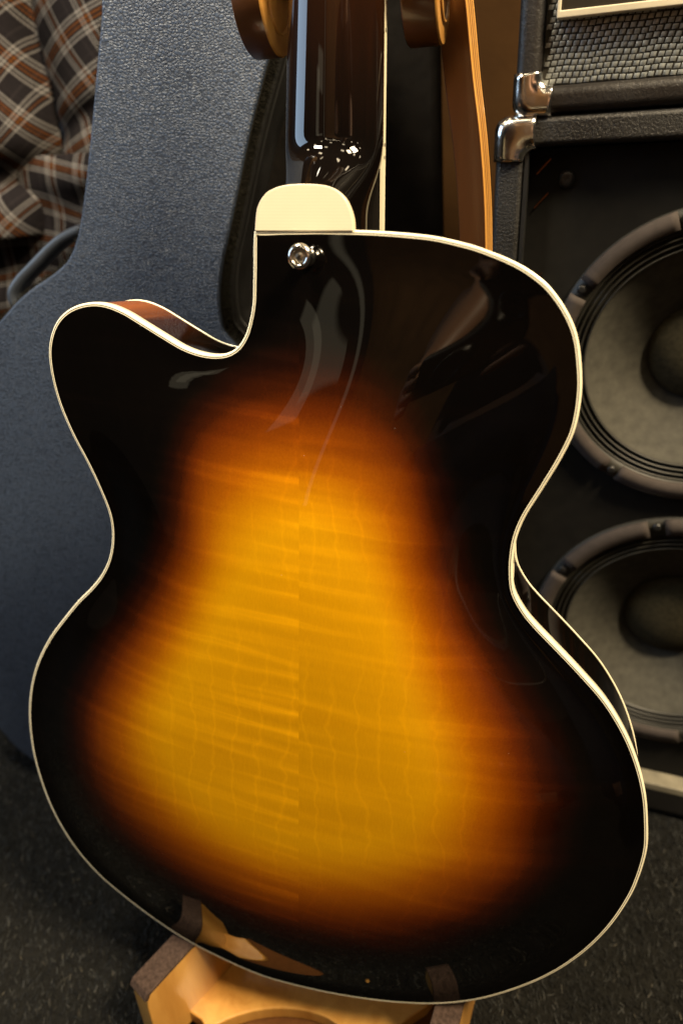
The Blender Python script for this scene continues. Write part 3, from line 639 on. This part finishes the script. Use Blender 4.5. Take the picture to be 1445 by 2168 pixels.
def speaker(cx, cy, r, zf):
    k = r / .105
    s = lathe("speaker", [(r, .0), (r * .995, .004), (r * .87, .0045), (r * .868, -.002)], SURR, cab, 96, (cx, cy, zf))
    for g in range(8):
        a0 = math.radians(15 + 45 * g + 3.2); a1 = math.radians(15 + 45 * (g + 1) - 3.2)
        lathe("gasket", [(r * .995, .004), (r * .99, .0075), (r * .885, .0082), (r * .875, .004)], GASKET, s, 14, (cx, cy, zf), True, a0, a1)
        a = math.radians(15 + 45 * g)
        lathe("mounting_screw", [(.0035, .004), (.0034, .0064), (.002, .0072), (0, .0068)], RUBBER, s, 12, (cx + r * .945 * math.cos(a), cy + r * .945 * math.sin(a), zf))
    pr = [(r * .872, .0035)]
    for q in range(25):
        t = q / 24; pr.append((r * (.868 - .125 * t), .001 + .0028 * math.sin(t * math.pi * 7) - .002 * t))
    lathe("surround", pr, SURR, s, 96, (cx, cy, zf))
    cp = [(r * .745, -.0012)] + [(r * (.742 - .42 * t), -.0015 - .032 * k * (t ** .9)) for t in np.linspace(0, 1, 12)]
    lathe("cone", cp, CONE, s, 96, (cx, cy, zf))
    lathe("dust_cap", [(r * .335 * math.cos(t), -.031 * k + .016 * k * math.sin(t)) for t in np.linspace(0, math.pi / 2, 12)], FELT, s, 64, (cx, cy, zf))
    return s
speaker(.1577, .4660, .1109, -.0165)
speaker(.1775, .2150, .1225, -.0165)
amp = thing("guitar_amplifier", "small amplifier with silver woven grille cloth and chrome corner, standing on the speaker cabinet", "amplifier", tuple(Vector(AMP_O) + Vector(AMP_X) * .0108 + Vector((0, 0, .633))), AMP_X, (0, 0, 1), AMP_N)
AW, AH = .33, .30
ring_frame("cabinet", 0, AW, 0, AH, .0162, .0162, .0165, .0165, -.16, .0005, TOLEX2, amp, .006)
box("back_panel", (AW / 2, AH / 2, -.157), (AW - .004, AH - .004, .004), BAFFLE, amp)
box("grille_panel", (AW / 2, AH / 2, -.0125), (AW - .033, AH - .034, .010), GRILLEBACK, amp)
corner(amp, 0, 0, 1, 1, .0245, .0165); corner(amp, AW, 0, -1, 1, .0245, .0165)
def weave():
    vs = []; fs = []; px, py = .0043, .0034; z0 = -.0072
    for j in range(24):
        y = .0175 + j * py
        for i in range(int((AW - .036) / px)):
            x = .0172 + (i + .36 * (j % 3)) * px + rng.normal(0, .00012); w, h = px * .76, py * .78; y_ = y + rng.normal(0, .0001) + .0003 * math.sin(i * .9)
            if x + w > AW - .0175: continue
            b = len(vs); sk = .0005
            for v in (0, .5, 1):
                for u in (0, .5, 1): vs.append((x + u * w + sk * v, y_ + v * h, z0 + .0010 * (1 - (2 * u - 1) ** 2) * (1 - .7 * (2 * v - 1) ** 2) + .0002))
            for v in range(2):
                for u in range(2): fs.append((b + v * 3 + u, b + v * 3 + u + 1, b + v * 3 + u + 4, b + v * 3 + u + 3))
    o = mesh_obj("woven_cloth", vs, fs, SILVER, amp, smooth=True); o["kind"] = "stuff"; return o
weave()
px0, py0 = .0236, .0520
pl = ring_frame("plate_frame", px0, px0 + .22, py0, py0 + .14, .0022, .0022, .0042, .0042, -.0055, .0022, PLATE, amp, .0007)
box("dark_inset", (px0 + .11, py0 + .07, -.002), (.2155, .1315, .003), DARKPLATE, pl, .0006)

# ---------------------------------------------------------------- plaid shirt
shirt = thing("plaid_shirt", "brown, black and white plaid flannel shirt hanging behind the blue case", "shirt", (-.32, .86, .0))
def cloth(name, x0, x1, z0, z1, fy, fuv, nx=90, nz=110, warp=None):
    vs = []; fs = []; uv = []
    for j in range(nz + 1):
        for i in range(nx + 1):
            x = x0 + (x1 - x0) * i / nx; z = z0 + (z1 - z0) * j / nz
            xx, zz = (x, z) if warp is None else warp(x, z)
            vs.append((xx + .32, fy(x, z) - .86, zz)); uv.append(fuv(x, z))
    for j in range(nz):
        for i in range(nx): a = j * (nx + 1) + i; fs.append((a, a + 1, a + nx + 2, a + nx + 1))
    o = mesh_obj(name, vs, fs, PLAID, shirt, smooth=True)
    l = o.data.uv_layers.new(name="UVMap"); li = np.empty(len(o.data.loops), np.int32); o.data.loops.foreach_get("vertex_index", li)
    l.data.foreach_set("uv", np.array(uv, np.float32)[li].ravel())
    m = o.modifiers.new("thick", 'SOLIDIFY'); m.thickness = .0015
    return o
def rot(x, z, a): c, s = math.cos(a), math.sin(a); return (x * c + z * s, -x * s + z * c)
def wob(x, z, k=1.0): return .0016 * math.sin(38 * x + 17 * z) + .0012 * math.sin(71 * z - 23 * x + 1.3)
# upper back panel, its stripes rising to the right
def xf(z): return -.292 + .10 * (z - .70) + .006 * math.sin(31 * z)
def fy_r(x, z): d = x - xf(z); return .852 + .035 * math.exp(-max(d, -.02) / .022) - .010 * math.sin(math.pi * min(max(d / .12, 0), 1)) + wob(x, z) * .6 + .05 * max(0, .625 - z) ** 1.0 * 4 + .012*math.exp(-((z-.665-.35*(x+.25))/.012)**2)
def uv_r(x, z): u, v = rot(x - xf(z) , z, math.radians(27)); return (u + .2 + wob(x, z), v + .35 + .8 * wob(z, x))
cloth("back_panel", -.33, -.13, .595, 1.05, fy_r, uv_r)
# sleeve on the left, stripes falling to the right
def fy_l(x, z): d = xf(z) - x; return .852 - .042 * math.sin(math.pi * min(max(d / .16, 0), 1)) ** .7 + .03 * math.exp(-max(d, 0) / .01) + wob(x, z) + .03 * math.exp(-((z - .61) / .02) ** 2)
def uv_l(x, z): u, v = rot(x - xf(z), z, math.radians(-46)); return (u + .9 + wob(x, z), v + .378 + wob(z, x))
cloth("sleeve", -.56, -.288, .55, 1.05, fy_l, uv_l, warp=lambda x, z: (min(x, xf(z) + .002), z))
# lower front, creased with near-horizontal folds
def fold(x, z): q = z - .40 * (x + .30) * 0; return .013 * math.sin(85 * q + 16 * x + 2.0 * math.sin(14 * x)) * (.6 + .4 * math.sin(23 * x))
def fy_d(x, z): return .846 + fold(x, z) + .008 * math.sin(28 * x + 9 * z) + .05 * max(0, z - .600) * 3
def uv_d(x, z): u, v = rot(x, z + .010 * math.sin(26 * x + 1) + fold(x, z) * .5, math.radians(-6)); return (u + .41, v + .285)
cloth("tail", -.56, -.13, .20, .63, fy_d, uv_d)

# ---------------------------------------------------------------- the photographer, seen only mirrored in the lacquer
person = thing("person", "kneeling person in dark T-shirt holding a small camera, mirrored in the guitar's back", "person", (.12, -.42, 0))
SKIN = m_plain("skin", (.42, .22, .13), .5, ns=40, amt=.08); SHIRTM = m_plain("dark_cotton", (.022, .020, .022), .9, .1, ns=200); JEANS = m_plain("dark_denim", (.02, .024, .04), .9, .1, ns=200); HAIR = m_plain("dark_hair", (.012, .008, .005), .5, ns=400)
def skin_mesh(name, nodes, edges, mat, parent, sub=1):
    """nodes: {name: ((x, y, z), radius)}; one continuous skinned surface"""
    keys = list(nodes); idx = {k: i for i, k in enumerate(keys)}; o0 = Vector((.12, -.42, 0))
    me = bpy.data.meshes.new(name); me.from_pydata([tuple(Vector(nodes[k][0]) - o0) for k in keys], [(idx[a], idx[b]) for a, b in edges], [])
    o = bpy.data.objects.new(name, me); COL.objects.link(o); o.parent = parent
    o.modifiers.new("skin", 'SKIN'); o.modifiers["skin"].use_smooth_shade = True
    sv = me.skin_vertices[0].data
    for k in keys:
        r = nodes[k][1]; sv[idx[k]].radius = (r, r) if not isinstance(r, tuple) else r
    sv[0].use_root = True
    b = o.modifiers.new("sub", 'SUBSURF'); b.levels = sub; b.render_levels = sub
    me.materials.append(mat); return o
N = {"pelvis": ((.12, -.44, .50), (.15, .11)), "waist": ((.12, -.43, .64), (.135, .095)), "chest": ((.12, -.39, .84), (.155, .11)), "collar": ((.12, -.35, .99), (.09, .07)), "neck": ((.12, -.30, 1.06), .055), "jaw": ((.12, -.245, 1.12), (.062, .075)), "head": ((.12, -.25, 1.20), (.075, .095)), "crown": ((.12, -.265, 1.265), (.06, .075))}
E_ = [("pelvis", "waist"), ("waist", "chest"), ("chest", "collar"), ("collar", "neck"), ("neck", "jaw"), ("jaw", "head"), ("head", "crown")]
for sd, s_ in (("r", 1), ("l", -1)):
    hx = .060 * s_
    N.update({sd + "sh": ((.12 + .17 * s_, -.34, .97), .055), sd + "el": ((.085 + .165 * s_, -.235, .765), .040), sd + "fa": ((.06 + .115 * s_, -.16, .715), .038), sd + "wr": ((hx + .018 * s_ + .004, -.075, .642), (.026, .02)), sd + "pa": ((hx + .012 * s_, -.045, .625), (.034, .016)),
              sd + "hip": ((.12 + .09 * s_, -.42, .46), .085), sd + "kn": ((.12 + .14 * s_, -.16, .075), .058), sd + "an": ((.12 + .13 * s_, -.50, .055), .042), sd + "to": ((.12 + .13 * s_, -.60, .03), .035)})
    E_ += [("collar", sd + "sh"), (sd + "sh", sd + "el"), (sd + "el", sd + "fa"), (sd + "fa", sd + "wr"), (sd + "wr", sd + "pa"), ("pelvis", sd + "hip"), (sd + "hip", sd + "kn"), (sd + "kn", sd + "an"), (sd + "an", sd + "to")]
    for f_, (dz, ln_) in enumerate(((.030, .92), (.011, 1.0), (-.009, .95), (-.027, .80))):
        a_ = (hx + .004 * s_, -.030, .622 + dz); b_ = (hx + .002 * s_, -.012, .620 + dz); c_ = (hx - .016 * s_ * ln_, -.006, .618 + dz * .95)
        for q, (p_, r_) in enumerate(((a_, .0095), (b_, .0088), (c_, .0075))): N["%sf%d%d" % (sd, f_, q)] = (p_, r_)
        E_ += [(sd + "pa", "%sf%d0" % (sd, f_)), ("%sf%d0" % (sd, f_), "%sf%d1" % (sd, f_)), ("%sf%d1" % (sd, f_), "%sf%d2" % (sd, f_))]
    N[sd + "t0"] = ((hx - .008 * s_, -.060, .650), .0105); N[sd + "t1"] = ((hx - .028 * s_, -.058, .640), .009)
    E_ += [(sd + "pa", sd + "t0"), (sd + "t0", sd + "t1")]
N["nose"] = ((.12, -.160, 1.185), .012); E_.append(("head", "nose"))
body = skin_mesh("body", N, E_, SKIN, person)
T = {k: N[k] for k in ("pelvis", "waist", "chest", "collar", "rsh", "lsh")}
T = {k: (v[0], tuple(r + .012 for r in v[1]) if isinstance(v[1], tuple) else v[1] + .012) for k, v in T.items()}
for sd in "rl": T[sd + "sl"] = (tuple(np.array(N[sd + "sh"][0]) * .42 + np.array(N[sd + "el"][0]) * .58), .062)
skin_mesh("t_shirt", T, [("pelvis", "waist"), ("waist", "chest"), ("chest", "collar"), ("collar", "rsh"), ("collar", "lsh"), ("rsh", "rsl"), ("lsh", "lsl")], SHIRTM, person)
J = {k: (N[k][0], tuple(r + .014 for r in N[k][1]) if isinstance(N[k][1], tuple) else N[k][1] + .013) for k in ("pelvis", "rhip", "lhip", "rkn", "lkn", "ran", "lan")}
skin_mesh("trousers", J, [("pelvis", "rhip"), ("pelvis", "lhip"), ("rhip", "rkn"), ("lhip", "lkn"), ("rkn", "ran"), ("lkn", "lan")], JEANS, person)
skin_mesh("hair", {"a": ((.12, -.275, 1.255), (.078, .095)), "b": ((.12, -.30, 1.19), (.078, .07))}, [("a", "b")], HAIR, person, 2)
CAMB = m_plain("camera_black", (.012, .012, .013), .35, ns=300)
camera_prop = thing("compact_camera", "small black compact camera held in both hands, mirrored in the guitar's back", "camera", (0, 0, .62), CAM_R, CAM_U, tuple(-x for x in CAM_F))
cb_ = box("camera_body", (.0, .0, .034), (.098, .058, .030), CAMB, camera_prop, .006, 3)
lathe("lens_barrel", [(.0215, .020), (.0215, .008), (.020, .0065), (.0175, .0065), (.0165, .010), (.0, .012)], CAMB, camera_prop, 48)
st_ = spline([(.050, -.015, .640), (.085, -.015, .56), (.130, -.012, .47), (.165, -.010, .40), (.205, -.010, .378), (.240, -.012, .40), (.235, -.016, .47), (.17, -.024, .55), (.075, -.035, .632)], 6)
sp_ = tube("strap", [tuple(p) for p in st_], .0042, .0016, m_plain("grey_webbing", (.22, .20, .17), .8, ns=300), None, 8)
sp_.parent = camera_prop; sp_.matrix_parent_inverse = camera_prop.matrix_world.inverted()
SC.render.film_transparent = False
SC.cycles.max_bounces = 8
